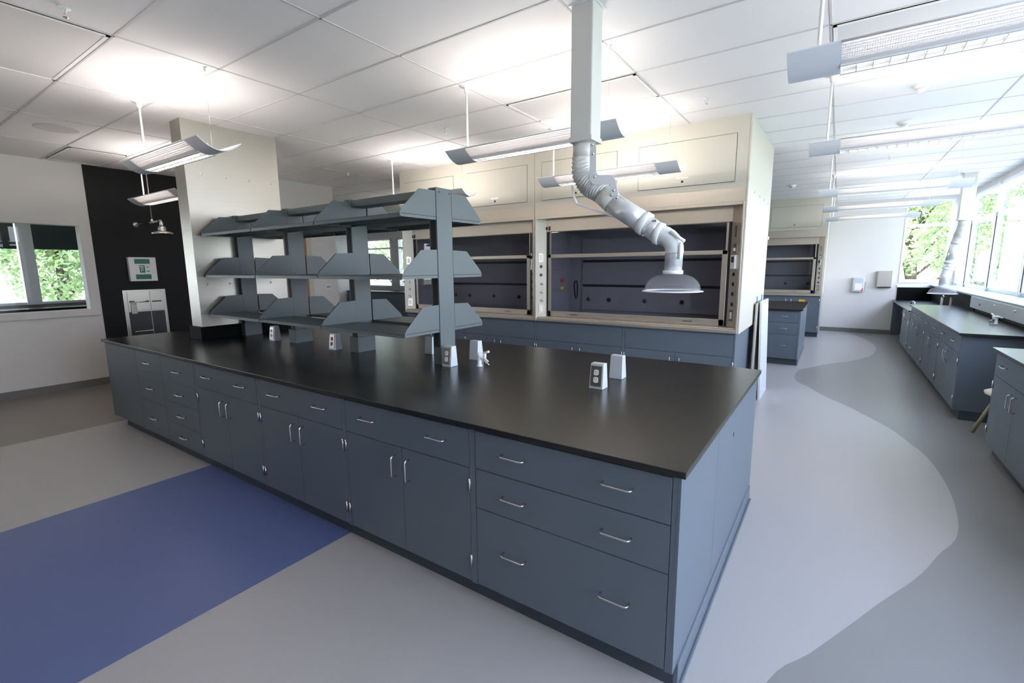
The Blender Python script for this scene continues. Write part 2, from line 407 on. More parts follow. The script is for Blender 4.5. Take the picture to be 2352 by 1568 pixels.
# ------------------------------------------------------------------ cabinets
def handle_mb(c, ln=.12, horiz=True, out=.032, r=.0042):
    x, z = c; h = ln / 2; k = .012
    if horiz:
        p = [(x - h, 0, z), (x - h, -out + k, z), (x - h + .35 * k, -out + .35 * k, z), (x - h + k, -out, z), (x + h - k, -out, z), (x + h - .35 * k, -out + .35 * k, z), (x + h, -out + k, z), (x + h, 0, z)]
    else:
        p = [(x, 0, z - h), (x, -out + k, z - h), (x, -out + .35 * k, z - h + .35 * k), (x, -out, z - h + k), (x, -out, z + h - k), (x, -out + .35 * k, z + h - .35 * k), (x, -out + k, z + h), (x, 0, z + h)]
    return MB().tube(p, r, 8)
def hinge_mb(x, z): return MB().tube([(x, -.006, z - .033), (x, -.006, z + .033)], .0055, 8).tube([(x, -.006, z - .036), (x, -.006, z - .032)], .0038, 8)

def cabinet(wd, spec, loc, label, rz=0, group=None, depth=.60, top=.889, kick=.10, inset=(0, 0), hgroup=None):
    """local: x 0..wd, front face at y=0 looking towards -y"""
    r = empty('lab_cabinet', loc, label, 'cabinet', group, rz)
    st = .020
    b = MB().box(0, wd, .018, depth, kick, top).box(0, st - .003, 0, .018, kick, top).box(wd - st + .003, wd, 0, .018, kick, top).box(st - .003, wd - st + .003, 0, .018, top - .010, top)
    b.build('body', 'cab', r)
    MB().box(inset[0], wd - inset[1], .055, depth - .01, 0, kick).build('toe_kick', 'cabk', r)
    x0, x1 = st, wd - st; gap = .004; ztop = top - .013; zb = kick + .006
    def drawer(za, zb_, hs, hz=None, name='drawer', xa=x0, xb=x1):
        d = MB().box(xa, xb, -.001, .016, za, zb_).build(name, 'cab', r, .0007)
        for fx in hs: handle_mb((xa + (xb - xa) * fx, hz or (za + zb_) / 2)).build('handle', 'nickel', d)
        return d
    def door(xa, xb, za, zb_, side, handle=True):
        d = MB().box(xa, xb, -.001, .016, za, zb_).build('door', 'cab', r, .0007)
        hx = xb - .05 if side == 'L' else xa + .05      # hinged on the left => handle on the right
        if handle: handle_mb((hx, zb_ - .11), .115, False).build('handle', 'nickel', d)
        ex = xa - .006 if side == 'L' else xb + .006
        for hz in (zb_ - .08, za + .11): hinge_mb(ex, hz).build('hinge', 'nickel', d)
        return d
    mid = (x0 + x1) / 2
    if spec == 'door2':
        drawer(.690, ztop, (.22, .78), .795)
        door(x0, mid - gap / 2, zb, .686, 'L'); door(mid + gap / 2, x1, zb, .686, 'R')
    elif spec == 'false2':
        drawer(.670, ztop, ())
        door(x0, mid - gap / 2, zb, .666, 'L'); door(mid + gap / 2, x1, zb, .666, 'R')
    elif spec == 'drawer3w':
        drawer(.695, ztop, (.24, .775), .795); drawer(.502, .691, (.24, .775)); drawer(zb, .498, (.24, .775), .322)
    elif spec == 'drawer3':
        drawer(.687, ztop, (.5,)); drawer(.407, .683, (.5,)); drawer(zb, .403, (.5,), .26)
    elif spec == 'drawer4':
        drawer(.665, ztop, (.5,)); drawer(.484, .661, (.5,)); drawer(.290, .480, (.5,)); drawer(zb, .286, (.5,))
    elif spec == 'panel':
        drawer(zb, ztop, (), name='panel')
    elif spec == 'door1':
        drawer(.690, ztop, (.5,), .795)
        door(x0, x1, zb, .686, 'R')
    elif spec == 'sink2':
        door(x0, mid - gap / 2, zb, ztop, 'L'); door(mid + gap / 2, x1, zb, ztop, 'R')
    return r

FO = .023
isl = [(-5.873, -5.045, 'panel', 'plain panelled end cabinet at the far left end of the big island bench', (.17, 0)),
       (-5.045, -4.450, 'drawer3', 'narrow three-drawer slate blue cabinet beside the plain end panel of the island', (0, 0)),
       (-4.450, -3.805, 'drawer4', 'narrow four-drawer slate blue cabinet in the island front', (0, 0)),
       (-3.805, -2.850, 'door2', 'two-door island cabinet where the blue floor band begins, next to the four-drawer cabinet', (0, 0)),
       (-2.850, -1.915, 'door2', 'two-door island cabinet in the middle of the three, over the blue floor band', (0, 0)),
       (-1.915, -.9625, 'door2', 'two-door island cabinet directly left of the wide three-drawer cabinet', (0, 0)),
       (-.9625, -.030, 'drawer3w', 'wide three-drawer cabinet with paired pulls at the near corner of the island', (0, 0))]
for a, b, sp, lb, ins in isl:
    cabinet(b - a, sp, (a, FO, 0), lb, depth=.93, inset=ins)
for k, (a, b) in enumerate(((-5.873, -4.6), (-4.6, -3.4), (-3.4, -2.2), (-2.2, -1.1), (-1.1, -.030))):
    pass
bk = empty('rear_cabinet_run', (-5.873, 1.91, 0), 'slate blue cabinet backs along the far side of the island bench', 'cabinet')
MB().box(0, 5.843, -.955, 0, .10, .889).build('body', 'cab', bk)
MB().box(.17, 5.80, -.93, -.055, 0, .10).build('toe_kick', 'cabk', bk)
# island end panel (right end)
ep = empty('end_panel', (-.030, .95, 0), 'light-struck slate blue end panel closing the right end of the island', 'cabinet panel')
MB().box(0, .012, -.927, -.286, .10, .889).build('panel', 'cab', ep, .001)
MB().box(0, .012, -.283, .955, .10, .889).build('panel', 'cab', ep, .001)
MB().box(0, .020, -.872, .93, 0, .105).box(.020, .032, -.872, .93, 0, .012).build('base_trim', 'cab', ep, .003)
MB().lathe([(0, .0005), (.014, .0005), (.014, -.01)], (.0125, .124, .72), 16, 'x').build('grommet', 'slot', ep)
# worktop
wt = MB().box(-5.896, 0, 0, 1.934, .889, .914).build('island_worktop', 'epoxy', None, .002)
tag(wt, 'long black epoxy resin worktop covering the whole island bench', 'worktop')

# far island (behind)
for i, (a, b, sp, lb) in enumerate(((-1.005, -.07, 'drawer3w', 'three-drawer cabinet at the corner of the second island, behind the fume hoods'),
                                     (-1.96, -1.005, 'door2', 'cabinet of the second island, mostly hidden behind the fume hood side'))):
    cabinet(b - a, sp, (a, 7.13, 0), lb, depth=.9)
e2 = empty('end_panel', (-.07, 8.0, 0), 'light blue end panel on the right end of the second island', 'cabinet panel')
MB().box(0, .012, -.87, .93, .10, .889).build('panel', 'cab', e2); MB().box(0, .02, -.82, .88, 0, .10).build('base_trim', 'cab', e2)
tag(MB().box(-1.96, -.071, 8.035, 8.93, .1, .889).build('rear_cabinet_run', 'cab'), 'rear cabinets of the second island, hidden behind its drawer cabinet', 'cabinet')
tag(MB().box(-1.98, -.03, 7.07, 9.0, .889, .914).build('second_island_worktop', 'epoxy', None, .002), 'black worktop of the second island beyond the leaning boards', 'worktop')

# window bench, far part
CXF = 1.475
wl = (('door2', 4.96, 6.165, 'window bench cabinet at its near end, two doors under a two-pull drawer'),
      ('door2', 6.165, 7.37, 'window bench cabinet second from the near end'),
      ('door2', 7.37, 8.58, 'window bench cabinet third from the near end'),
      ('door1', 8.58, 9.06, 'narrow one-door window bench cabinet before the worktop steps down'))
for sp, a, b, lb in wl:
    cabinet(b - a, sp, (CXF, b, 0), lb, rz=-pi / 2, depth=.62)
cabinet(1.15, 'sink2', (CXF, 10.25, 0), 'low sink cabinet of the window bench beyond the step', rz=-pi / 2, depth=.62, top=.775)
tag(MB().box(CXF - .005, CXF + .6, 12.18, BY - .004, 0, .775).build('knee_space_panel', 'cab'), 'slate blue filler panel against the far wall under the low sink counter', 'cabinet panel')
e3 = empty('end_panel', (CXF, 4.96, 0), 'dark blue end panel of the window bench facing the gap with the stool', 'cabinet panel')
MB().box(0, .93, -.012, 0, .10, .889).build('panel', 'cab', e3, .001); MB().box(.055, .93, -.006, 0, 0, .10).build('base_trim', 'cabk', e3)
tag(MB().box(2.125, 2.42, 4.961, 9.06, 0, .889).build('pipe_chase', 'cab'), 'slate blue pipe chase behind the window bench cabinets', 'cabinet panel')
tag(MB().box(1.442, 2.098, 4.88, 9.07, .889, .914).build('window_bench_worktop', 'epoxy', None, .002), 'pale-glaring epoxy worktop of the window bench', 'worktop')
tag(MB().box(1.442, 2.098, 9.075, BY - .024, .778, .803).build('low_sink_worktop', 'epoxy', None, .002), 'lowered black worktop with sink in the far corner by the windows', 'worktop')
tag(MB().box(1.515, 2.47, BY - .022, BY - .001, .778, 1.083).build('backsplash', 'edge', None, .001), 'black backsplash below the far window', 'backsplash')
tag(MB().box(2.10, 2.12, 8.17, BY - .03, .0, 1.125).build('backsplash', 'edge', None, .001), 'dark backsplash under the window ledge beyond the grey service panel', 'backsplash')
# grey service panel
sp_ = empty('service_raceway', (2.05, 6.5, .95), 'long grey service panel with a red tag under the window ledge', 'service panel')
MB().box(0, .40, -2.4, 1.65, .012, .175).build('cover', 'pedest', sp_, .003)
MB().box(.05, .40, -2.4, 1.60, -.036, .012).build('recess', 'slot', sp_)
MB().box(-.004, 0, 1.05, 1.10, .07, .10).build('red_tag', 'red', sp_)
for dy in (.3, -.55): MB().lathe([(0, -.012), (.012, -.012), (.014, 0)], (0, dy, .125), 12, 'x').build('knob', 'pale', sp_)
# near window bench at the right edge
for a, b, lb in ((2.70, 3.895, 'right-hand window bench cabinet whose door pulls are nearest the stool'), (1.50, 2.70, 'right-hand window bench cabinet nearest the camera')):
    cabinet(b - a, 'door2', (1.53, b, 0), lb, rz=-pi / 2, depth=.62)
e4 = empty('end_panel', (1.53, 3.895, 0), 'end panel of the right-hand bench facing the stool gap', 'cabinet panel')
MB().box(0, .90, 0, .010, .10, .889).build('panel', 'cab', e4)
tag(MB().box(2.16, 2.43, 1.5, 3.894, 0, .889).build('pipe_chase', 'cab'), 'slate blue pipe chase behind the right-hand bench cabinets', 'cabinet panel')
tag(MB().box(1.497, 2.47, 1.45, 3.925, .889, .914).build('right_bench_worktop', 'epoxy', None, .002), 'light-reflecting worktop cut off by the right edge of the picture', 'worktop')

# ------------------------------------------------------------------ service column on the island
c = empty('service_column', (-5.0, 1.02, .914), 'brushed stainless steel clad column rising from the island to the ceiling', 'column')
y0c, y1c = .555 - 1.02, 1.49 - 1.02
MB().box(-.11, .11, y0c, y1c, .128, HC - .914).build('cladding', 'steel', c, .002)
MB().box(-.135, .125, y0c - .02, y1c + .02, 0, .128).build('curb', 'edge', c, .002)
bolts = MB()
for zz, ys_ in ((2.55, (.70, .93, 1.16, 1.40)), (1.47, (.64, .86, 1.12, 1.30))):
    for yy in ys_: bolts.lathe([(0, .004), (.009, .004), (.011, 0)], (.11, yy - 1.02, zz - .914), 10, 'x')
bolts.build('bolt_heads', 'nickel', c)

# ------------------------------------------------------------------ reagent shelf rack
rk = empty('shelf_rack', (-1.962, .985, .914), 'grey-blue steel reagent shelf rack with three tiers standing on the island', 'shelf rack', rz=-.012)
PX = [0, -.950, -1.890, -2.850]; PT = 1.251; hw = .078
for i, px in enumerate(PX):
    d = .075
    p = MB().box(px - d, px, -hw, hw, 0, PT).build('post', 'rack', rk, .002)
    s_ = MB()
    for k in range(44): s_.box(px - d * .5 - .004, px - d * .5 + .004, -hw - .0012, -hw + .001, .16 + k * .024, .172 + k * .024)
    s_.build('slots', 'slot', p)
    MB().box(px - d + .012, px - .012, -hw - .0006, -hw + .002, .13, PT - .01).build('channel', 'slot', p)
    if i: MB().box(px - d - .025, px + .012, -hw - .012, hw + .012, 0, .130).build('base_box', 'rack', p, .002)
    if i == 0: MB().lathe([(0, .001), (.006, .001), (.006, -.002)], (0.0, -hw + .03, PT - .03), 10, 'x').lathe([(0, .001), (.006, .001), (.006, -.002)], (0, hw - .02, PT - .03), 10, 'x').build('screw_holes', 'slot', p)
for i in range(3):
    MB().box(PX[i + 1], PX[i] - .075, -hw + .012, hw - .012, PT - .062, PT - .008).build('top_beam', 'rack', rk, .002)
tiers = [.262, .650, 1.052]
def shelf_set(xa, xb, side, z):
    # side -1 = towards the camera
    ya, yb = (hw + .005) * side, (hw + .335) * side
    lo, hi = min(ya, yb), max(ya, yb)
    s_ = MB().box(xa + .004, xb - .004, lo, hi, z - .004, z)
    s_.box(xa + .004, xb - .004, yb - .002 if side > 0 else yb, yb if side > 0 else yb + .002, z - .026, z)
    s_.box(xa + .004, xb - .004, ya - .001, ya + .001, z - .022, z)
    for fr_ in (.3, .62): 
        yy = ya + (yb - ya) * fr_; s_.box(xa + .01, xb - .01, yy - .012, yy + .012, z - .014, z - .004)
    sh = s_.build('shelf', 'rack', rk)
    outl = [(ya, z - .022), (yb * .985, z - .022), (yb, z + .002), (yb - .018 * side, z + .030), (yb - .175 * side, z + .170), (ya, z + .176)]
    for e, xx in enumerate((xa, xb - .0035)):
        MB().prism(outl, 'x', xx, xx + .0035).build('end_bracket', 'rack', sh)
        t_ = MB().box(xx + (.0036 if e else -.0012), xx + (.0048 if e else 0), min(ya, yb * .97), max(ya, yb * .97), z - .003, z + .0005)
        t_.build('bracket_lip', 'slot', sh)
for i in range(3):
    for z in tiers:
        for sd_ in (-1, 1): shelf_set(PX[i + 1] + .004, PX[i] - .003, sd_, z)

# ------------------------------------------------------------------ outlet pedestals and turrets
def pedestal(loc, label, kind='white', rz=0, group=None):
    r = empty('outlet_pedestal', loc, label, 'power outlet', group, rz)
    MB().frust((-.043, .043, 0, .078), (-.040, .040, .018, .066), 0, .148).build('housing', 'pedest', r, .004)
    # sloped plate on the front
    def pt(u, z, out):      # point on the leaning front
        return (u, .018 * z / .148 - out, z)
    p = MB(); a = [pt(-.034, .018, .005), pt(.034, .018, .005), pt(.034, .135, .005), pt(-.034, .135, .005)]; b = [pt(-.034, .018, -.002), pt(.034, .018, -.002), pt(.034, .135, -.002), pt(-.034, .135, -.002)]
    p.add(a + b, [(0, 1, 2, 3), (7, 6, 5, 4), (0, 4, 5, 1), (1, 5, 6, 2), (2, 6, 7, 3), (3, 7, 4, 0)])
    pl = p.build('cover_plate', 'plate', r, .001)
    for zc in (.055, .098):
        o = MB(); vs = []
        n = 16
        for k in range(n):
            an = 2 * pi * k / n; u = .0165 * max(-.85, min(.85, cos(an) * 1.15)); zz = zc + .0175 * sin(an) * .95
            vs.append(pt(u, zz, .0075))
        vs2 = [pt(v[0], v[2], .004) for v in vs]
        o.add(vs + vs2, [tuple(range(n))] + [(k, (k + 1) % n, n + (k + 1) % n, n + k) for k in range(n)])
        rc = o.build('receptacle', 'red' if kind == 'red' else 'white', pl)
        sl = MB()
        for u in (-.006, .006): 
            q = pt(u, zc + .004, .0085); sl.box(q[0] - .001, q[0] + .001, q[1], q[1] + .003, q[2] - .004, q[2] + .004)
        q = pt(0, zc - .008, .0085); sl.box(q[0] - .002, q[0] + .002, q[1], q[1] + .003, q[2] - .002, q[2] + .002)
        sl.build('slots', 'slot', rc)
    return r
P1 = pedestal((-.729, .868, .914), 'outlet pedestal nearest the front right corner of the island, facing the camera')
pedestal((-1.886, .874, .914), 'outlet pedestal at the foot of the nearest rack post, facing the camera')
pedestal((-3.22, .872, .914), 'outlet pedestal with red receptacles under the rack', 'red')
pedestal((-4.20, .878, .914), 'outlet pedestal at the far end of the rack near the steel column')
clone(P1, (-.730, 1.245, .914), 'outlet pedestal turned away from the camera, near the right end of the island', rz=pi)
clone(P1, (-1.880, 1.250, .914), 'outlet pedestal turned away, beside the white gas turret', rz=pi)
clone(P1, (-2.35, 1.245, .914), 'outlet pedestal turned away, half hidden behind the nearest rack post', rz=pi)

def turret(loc, label, rz=0, m='pale'):
    r = empty('gas_turret', loc, label, 'gas valve', None, rz)
    MB().lathe([(0, 0), (.022, 0), (.022, .006), (.014, .010), (.014, .075), (.017, .078), (.017, .092), (.008, .098), (0, .098)]).build('stem', m, r)
    for sg, el in ((1, .0),):
        MB().tube([(.0, 0, .060), (.035, 0, .060)], .012, 10).tube([(.035, 0, .060), (.050, -.012, .056), (.088, -.034, .046)], .008, 10, radii=[.011, .009, .004]).build('outlet_nozzle', m, r)
    k = MB().cyl((.042, 0, .062), (.042, 0, .098), .012, 12).tube([(.042, 0, .098), (.062, -.004, .106), (.080, -.006, .112)], .008, 10).build('valve_handle', m, r)
    MB().cyl((.030, .0, .100), (.042, 0, .103), .006, 8).build('colour_cap', 'yellow', k)
    MB().tube([(.030, .02, .045), (.05, .02, .020), (.070, .012, .010)], .006, 8, radii=[.009, .008, .004]).build('rear_nozzle', 'nickel', r)
    return r
turret((-1.700, 1.022, .914), 'white gas turret valve with angled nozzle on the open part of the island', R(10))
t2 = turret((1.93, 6.05, .914), 'white gas turret with crossed handles on the window bench in front of the grey panel', R(120))
MB().tube([(0, 0, .085), (-.09, .02, .082)], .007, 8).build('cross_handle', 'pale', t2)
MB().tube([(0, .02, .085), (.05, -.07, .082)], .007, 8).build('cross_handle', 'pale', t2)
fz = empty('faucet', (1.99, 9.6, .8035), 'pale twin-post faucet under the far extraction dome', 'faucet')
for dx in (-.06, .06):
    MB().lathe([(0, 0), (.035, 0), (.035, .04), (.018, .05), (.016, .22)], (dx, 0, 0), 14).build('post', 'paleb', fz)
MB().tube([(-.06, 0, .20), (-.06, -.05, .25), (-.06, -.14, .24)], .010, 8).build('spout', 'paleb', fz)
ck = empty('sink_tap', (1.50, 8.98, .80), 'small black-tipped tap hooked over the edge where the bench steps down', 'tap')
MB().tube([(0, 0, .11), (0, 0, .16), (-.02, 0, .175), (-.045, 0, .165)], .008, 8).build('spout', 'pale', ck)
MB().cyl((-.045, 0, .165), (-.045, 0, .13), .012, 10).build('tip', 'black', ck)

# ------------------------------------------------------------------ extraction arms
def dome_profile(R_=.152, h=.085, t=.003, r0=.038):
    pr = []
    for k in range(13):
        a = k / 12 * pi / 2 * .97; pr.append((R_ - .012 - (R_ - .012 - r0) * (1 - cos(a)), h * sin(a)))
    return pr
def arm(loc, label, J, duct_bot, rim_z, duct=.066, k=1.0, plate=None, stay=None, tilt=None, rim=.152):
    """local: origin under the duct on the ceiling; the arm swings in the local xz plane; J = centre-line joints"""
    r = empty('extraction_arm', loc, label, 'exhaust arm')
    d = MB().box(-duct, duct, -duct, duct, duct_bot, 0).build('ceiling_duct', 'ductp', r, .008)
    MB().box(-duct - .006, duct + .006, -duct - .006, duct + .006, duct_bot - .006, duct_bot + .022).build('duct_flange', 'ductp', d, .004)
    MB().box(-duct - .012, duct + .012, -duct - .012, duct + .012, -.008, 0).build('ceiling_plate', 'white', d)
    J = [Vector((p[0], 0, p[1])) for p in J]
    c1, h1, h2, c2, a1, a2, el, n0, n1 = J       # collar end, hose bend, hose end, collar end, tube end, ring, elbow, neck
    MB().cyl(Vector((c1.x, 0, duct_bot)), c1, .053 * k, 28).tube([c1 + Vector((0, 0, .004)), c1 - Vector((0, 0, .004))], .056 * k, 28).build('upper_collar', 'ductp', r)
    N = 64; pts = []
    dn = (c2 - h2).normalized(); b0 = c1 + Vector((0, 0, -(c1 - h1).length * 1.35)); b1 = h2 - dn * .075 * k
    for i in range(N + 1):
        t = i / N; pts.append(c1 * (1 - t) ** 3 + b0 * 3 * t * (1 - t) ** 2 + b1 * 3 * t * t * (1 - t) + h2 * t ** 3)
    rnd = random.Random(5); 
    hm = MB(); n = 28; T = []
    ph = [rnd.uniform(0, 6.28) for _ in range(8)]
    vs = []
    for i, p in enumerate(pts):
        tg = (pts[min(i + 1, N)] - pts[max(i - 1, 0)]).normalized(); u = Vector((0, 1, 0)); w_ = tg.cross(u)
        base = (.054 + .011 * sin(pi * min(1, i / N * 1.1)) + .004 * i / N) * k
        for q in range(n):
            a = 2 * pi * q / n
            rr = base * (1 + .085 * sin(i * 1.62 + 1.3 * sin(a + ph[0]) + .9 * sin(2 * a + ph[1]) + 1.6 * sin(i * .21 + a * 3)) + .02 * sin(i * 2.7 + 4 * a + ph[2]))
            vs.append(p + (u * cos(a) + w_ * sin(a)) * rr)
    hm.add(vs, [(i * n + q, i * n + (q + 1) % n, (i + 1) * n + (q + 1) % n, (i + 1) * n + q) for i in range(N) for q in range(n)], True)
    hm.build('flexible_hose', 'hose', r)
    u = (a1 - c2).normalized()
    MB().tube([h2, c2], .060 * k, 28).build('lower_collar', 'ductp', r)
    MB().tube([c2, a1 - u * .01], .0585 * k, 32).build('arm_tube', 'alu', r)
    MB().tube([a1 - u * .024, a1 - u * .020, a1 + u * .012, a1 + u * .016], .06, 32, radii=[.058 * k, .065 * k, .065 * k, .057 * k]).build('clamp_ring', 'pale', r)
    MB().tube([a1, a2], .054 * k, 28).build('swivel_sleeve', 'alu', r)
    v = (el - a2).normalized()
    MB().tube([a2 - v * .014, a2 - v * .011, a2 + v * .014, a2 + v * .018], .06, 32, radii=[.054 * k, .060 * k, .060 * k, .052 * k]).build('clamp_ring', 'pale', r)
    for sgn in (1, -1):
        q = a1.lerp(a2, .5) + Vector((0, -.035 * k, 0)) + Vector((-u.z, 0, u.x)) * .045 * k * sgn
        MB().box(-.014, .014, -.006, .006, -.006, .006).build('clamp_latch', 'nickel', r, .002).location = q
    E = []
    for i in range(15):
        t = i / 14; E.append(a2 * (1 - t) ** 2 + (el + Vector((.01, 0, .004))) * 2 * t * (1 - t) + n0 * t * t)
    MB().tube(E, .05, 28, radii=[(.050 - .003 * i / 14 + (.0012 if i % 2 else 0)) * k for i in range(15)]).build('elbow_hose', 'hose2', r)
    MB().tube([n0 + Vector((0, 0, .006)), n0, n1], .045, 28, radii=[.048 * k, .0465 * k, .0455 * k]).build('dome_neck', 'alu', r)
    MB().tube([n1 + Vector((0, 0, .002)), n1, n1 - Vector((0, 0, .018)), n1 - Vector((0, 0, .02))], .05, 32, radii=[.046 * k, .053 * k, .053 * k, .046 * k]).build('neck_ring', 'pale', r)
    if plate:
        yb = -.064 * k
        bk_ = MB().prism(plate, 'y', yb - .004, yb).build('joint_plate', 'pale', r, .0015)
        sc = MB()
        for p in ((.075, -.752), (.080, -.80), (.092, -.925), (.208, -1.01), (.228, -1.052), (.196, -1.033)):
            sc.lathe([(0, -.006), (.005, -.006), (.008, 0)], (p[0], yb - .004, p[1]), 10, 'y')
        sc.build('screws', 'nickel', bk_)
    if stay: MB().prism([(p[0], p[1]) for p in stay] + [(p[0] + .004, p[1] + .011) for p in stay[::-1]], 'y', -.012, .012).build('spring_stay', 'pale', r, .002)
    if tilt:
        MB().tube([(p[0], -.040 * k, p[1]) for p in tilt[:2]], .009, 10).tube([(p[0], -.040 * k, p[1]) for p in tilt[2:]], .007, 10).build('tilt_bracket', 'pale', r)
    zt = n1.z - .02; h = zt - (rim_z + .004); r0 = .048 * k
    pr = [(rim - .012 - (rim - .012 - r0) * (1 - cos(i / 13 * pi / 2)), h * sin(i / 13 * pi / 2)) for i in range(14)]
    MB().lathe([(rr, rim_z + .004 + hh) for rr, hh in pr] + [(rr - .002, rim_z + .003 + hh) for rr, hh in pr[::-1]], (n1.x, 0, 0), 44).build('dome', 'dome', r)
    MB().lathe([(rim - .014, rim_z + .005), (rim, rim_z + .001), (rim + .002, rim_z - .002), (rim - .010, rim_z - .004), (rim - .018, rim_z - .001)], (n1.x, 0, 0), 44, closed=True).build('dome_rim', 'pale', r)
    return r
AX, AY = -.897, 1.035
arm((AX, AY, HC), 'ceiling-hung extraction arm with clear dome over the near island',
    [(-.021, -.800), (-.018, -.907), (.115, -1.014), (.178, -1.071), (.369, -1.196), (.446, -1.252), (.533, -1.285), (.534, -1.361), (.532, -1.451)], -.715, -1.561,
    plate=[(.061, -.737), (.088, -.738), (.100, -.758), (.103, -.907), (.116, -.919), (.199, -.929), (.22, -.957), (.238, -1.039), (.246, -1.055), (.226, -1.068), (.177, -1.033), (.188, -.979), (.083, -.965), (.061, -.94)],
    stay=[(-.083, -.957), (-.078, -1.008), (-.053, -1.061), (-.035, -1.070), (.192, -1.152), (.262, -1.190)],
    tilt=[(.520, -1.248), (.596, -1.300), (.576, -1.305), (.575, -1.392)], rim=.158)
arm((2.0, 9.08, HC), 'distant extraction arm hanging over the window bench by the windows',
    [(0, -.84), (-.005, -.95), (-.045, -1.08), (-.055, -1.12), (-.10, -1.42), (-.118, -1.52), (-.14, -1.60), (-.15, -1.66), (-.15, -1.80)], -.735, -1.93,
    duct=.085, k=1.35, tilt=[(-.02, -1.50), (-.06, -1.56), (-.07, -1.58), (-.09, -1.72)], rim=.20)

# ------------------------------------------------------------------ fume hoods
HW = 2.41
def hood(loc, label, group=None, extras=True):
    """local x 0..HW (nose to nose), front y=0; interior behind the sash"""
    r = empty('fume_hood', loc, label, 'fume hood', group)
    ys_ = .137; xl, xr = .088, HW - .128; D = .86
    up = MB().box(0, HW, 0, .03, 2.365, HC).box(0, HW, .03, D, 2.62, HC).build('upper_enclosure', 'hoodw', r)
    for a in (.105, 1.33):
        d = MB().box(a, a + .972, -.006, .002, 2.428, 2.876).build('access_panel', 'hoodw', up, .002)
        MB().box(a - .004, a + .976, -.0008, .001, 2.424, 2.880).build('panel_gap', 'slot', d)
        MB().box(a + .41, a + .53, -.010, -.006, 2.505, 2.515).build('finger_pull', 'hoodsteel', d)
        MB().lathe([(0, -.008), (.012, -.008), (.012, -.004)], (a + .47, 0, 2.475), 12, 'y').build('lock', 'black', d)
    MB().box(0, HW, .001, .03, 2.235, 2.365).box(0, HW, .005, ys_, 2.205, 2.240).build('lintel', 'hoodsteel', r)
    MB().box(xl - .01, xr + .01, ys_, ys_ + .03, 2.055, 2.24).build('sash_header', 'hoodsteel', r)
    # angled corner posts
    zb = 1.005
    pL = MB().prism([(.012, 0), (0, .0), (0, D), (.03, D), (xl, ys_ + .05), (xl, ys_)], 'z', zb - .085, 2.235).build('corner_post', 'hoodw', r, .004)
    pR = MB().prism([(HW - .018, 0), (HW, 0), (HW, D), (HW - .03, D), (xr, ys_ + .05), (xr, ys_)], 'z', zb - .085, 2.235).build('corner_post', 'hoodsteel', r, .004)
    # controls on posts: t = 0..1 along the slanted face
    def ctl(p, side, z, kind):
        t = .5
        if side == 'L': a, b = Vector((.014, 0, 0)), Vector((xl, ys_, 0))
        else: a, b = Vector((HW - .020, 0, 0)), Vector((xr, ys_, 0))
        q = a.lerp(b, t); dv = (b - a).normalized(); nn = Vector((dv.y, -dv.x, 0))
        if nn.y > 0: nn = -nn
        def bx(w_, h_, th, zc): 
            vs = []
            for zz in (zc - h_ / 2, zc + h_ / 2):
                for s1 in (-1, 1):
                    for s2 in (-.002, th): vs.append(q + dv * s1 * w_ / 2 + nn * s2 + Vector((0, 0, zz)))
            return MB().add(vs, [(0, 1, 3, 2), (4, 6, 7, 5), (0, 4, 5, 1), (2, 3, 7, 6), (0, 2, 6, 4), (1, 5, 7, 3)])
        if kind == 'outlet':
            o = bx(.07, .115, .005, z).build('outlet_plate', 'plate' if side == 'R' else 'hoodsteel', p)
            bx(.036, .07, .008, z).build('receptacle', 'white', o)
        elif kind == 'switch':
            o = bx(.05, .10, .005, z).build('switch_plate', 'plate', p); bx(.02, .03, .02, z - .01).build('switch_lever', 'white', o)
        elif kind == 'grille': bx(.04, .11, .004, z).build('label_plate', 'plate', p)
        elif kind == 'monitor':
            o = bx(.075, .135, .022, z).build('airflow_monitor', 'white', p); bx(.05, .06, .024, z + .025).build('display', 'black', o)
        elif kind == 'cap':
            pp = q + Vector((0, 0, z)); MB().cyl(pp, pp + nn * .004, .020, 14).build('plug_cap', 'black', p)
        elif kind == 'knob':
            pp = q + Vector((0, 0, z)); MB().cyl(pp, pp + nn * .035, .009, 10).tube([pp + nn * .035 + Vector((0, 0, -.016)), pp + nn * .035 + Vector((0, 0, .016))], .008, 8).build('valve_knob', 'nickel', p)
    for z, k in ((1.727, 'outlet'), (1.617, 'cap'), (1.51, 'cap'), (1.397, 'knob'), (1.291, 'knob'), (1.185, 'knob'), (1.08, 'outlet')): ctl(pL, 'L', z, k)
    for z, k in ((1.95, 'grille'), (1.78, 'switch'), (1.645, 'monitor'), (1.522, 'cap'), (1.422, 'cap'), (1.321, 'cap'), (1.215, 'cap'), (1.10, 'outlet')): ctl(pR, 'R', z, k)
    # sill
    MB().box(.01, HW - .01, .0, ys_ + .05, zb - .085, zb - .045).box(.012, HW - .015, .012, ys_ + .1, zb - .045, zb - .030).build('airfoil_sill', 'hoodsteel', r, .008)
    # guide rails (dark slot at both sides)
    for a_ in (xl, xr - .03): MB().box(a_, a_ + .03, ys_ + .012, ys_ + .05, zb - .03, 2.06).build('sash_guide', 'slot', r)
    # sash
    sl, sr = xl + .028, xr - .026
    s_ = MB().box(sl, sr, ys_ + .004, ys_ + .030, 1.725, 1.768).box(sl, sr, ys_ + .004, ys_ + .030, zb - .027, zb + .040).box(sl, sl + .036, ys_ + .004, ys_ + .030, zb - .027, 1.768).box(sr - .055, sr, ys_ + .004, ys_ + .030, zb - .027, 1.768)
    sa = s_.build('sash', 'hoodsteel', r, .003)
    MB().box(sl + .036, sr - .055, ys_ + .014, ys_ + .020, zb + .04, 1.725).build('pane', 'sash', sa)
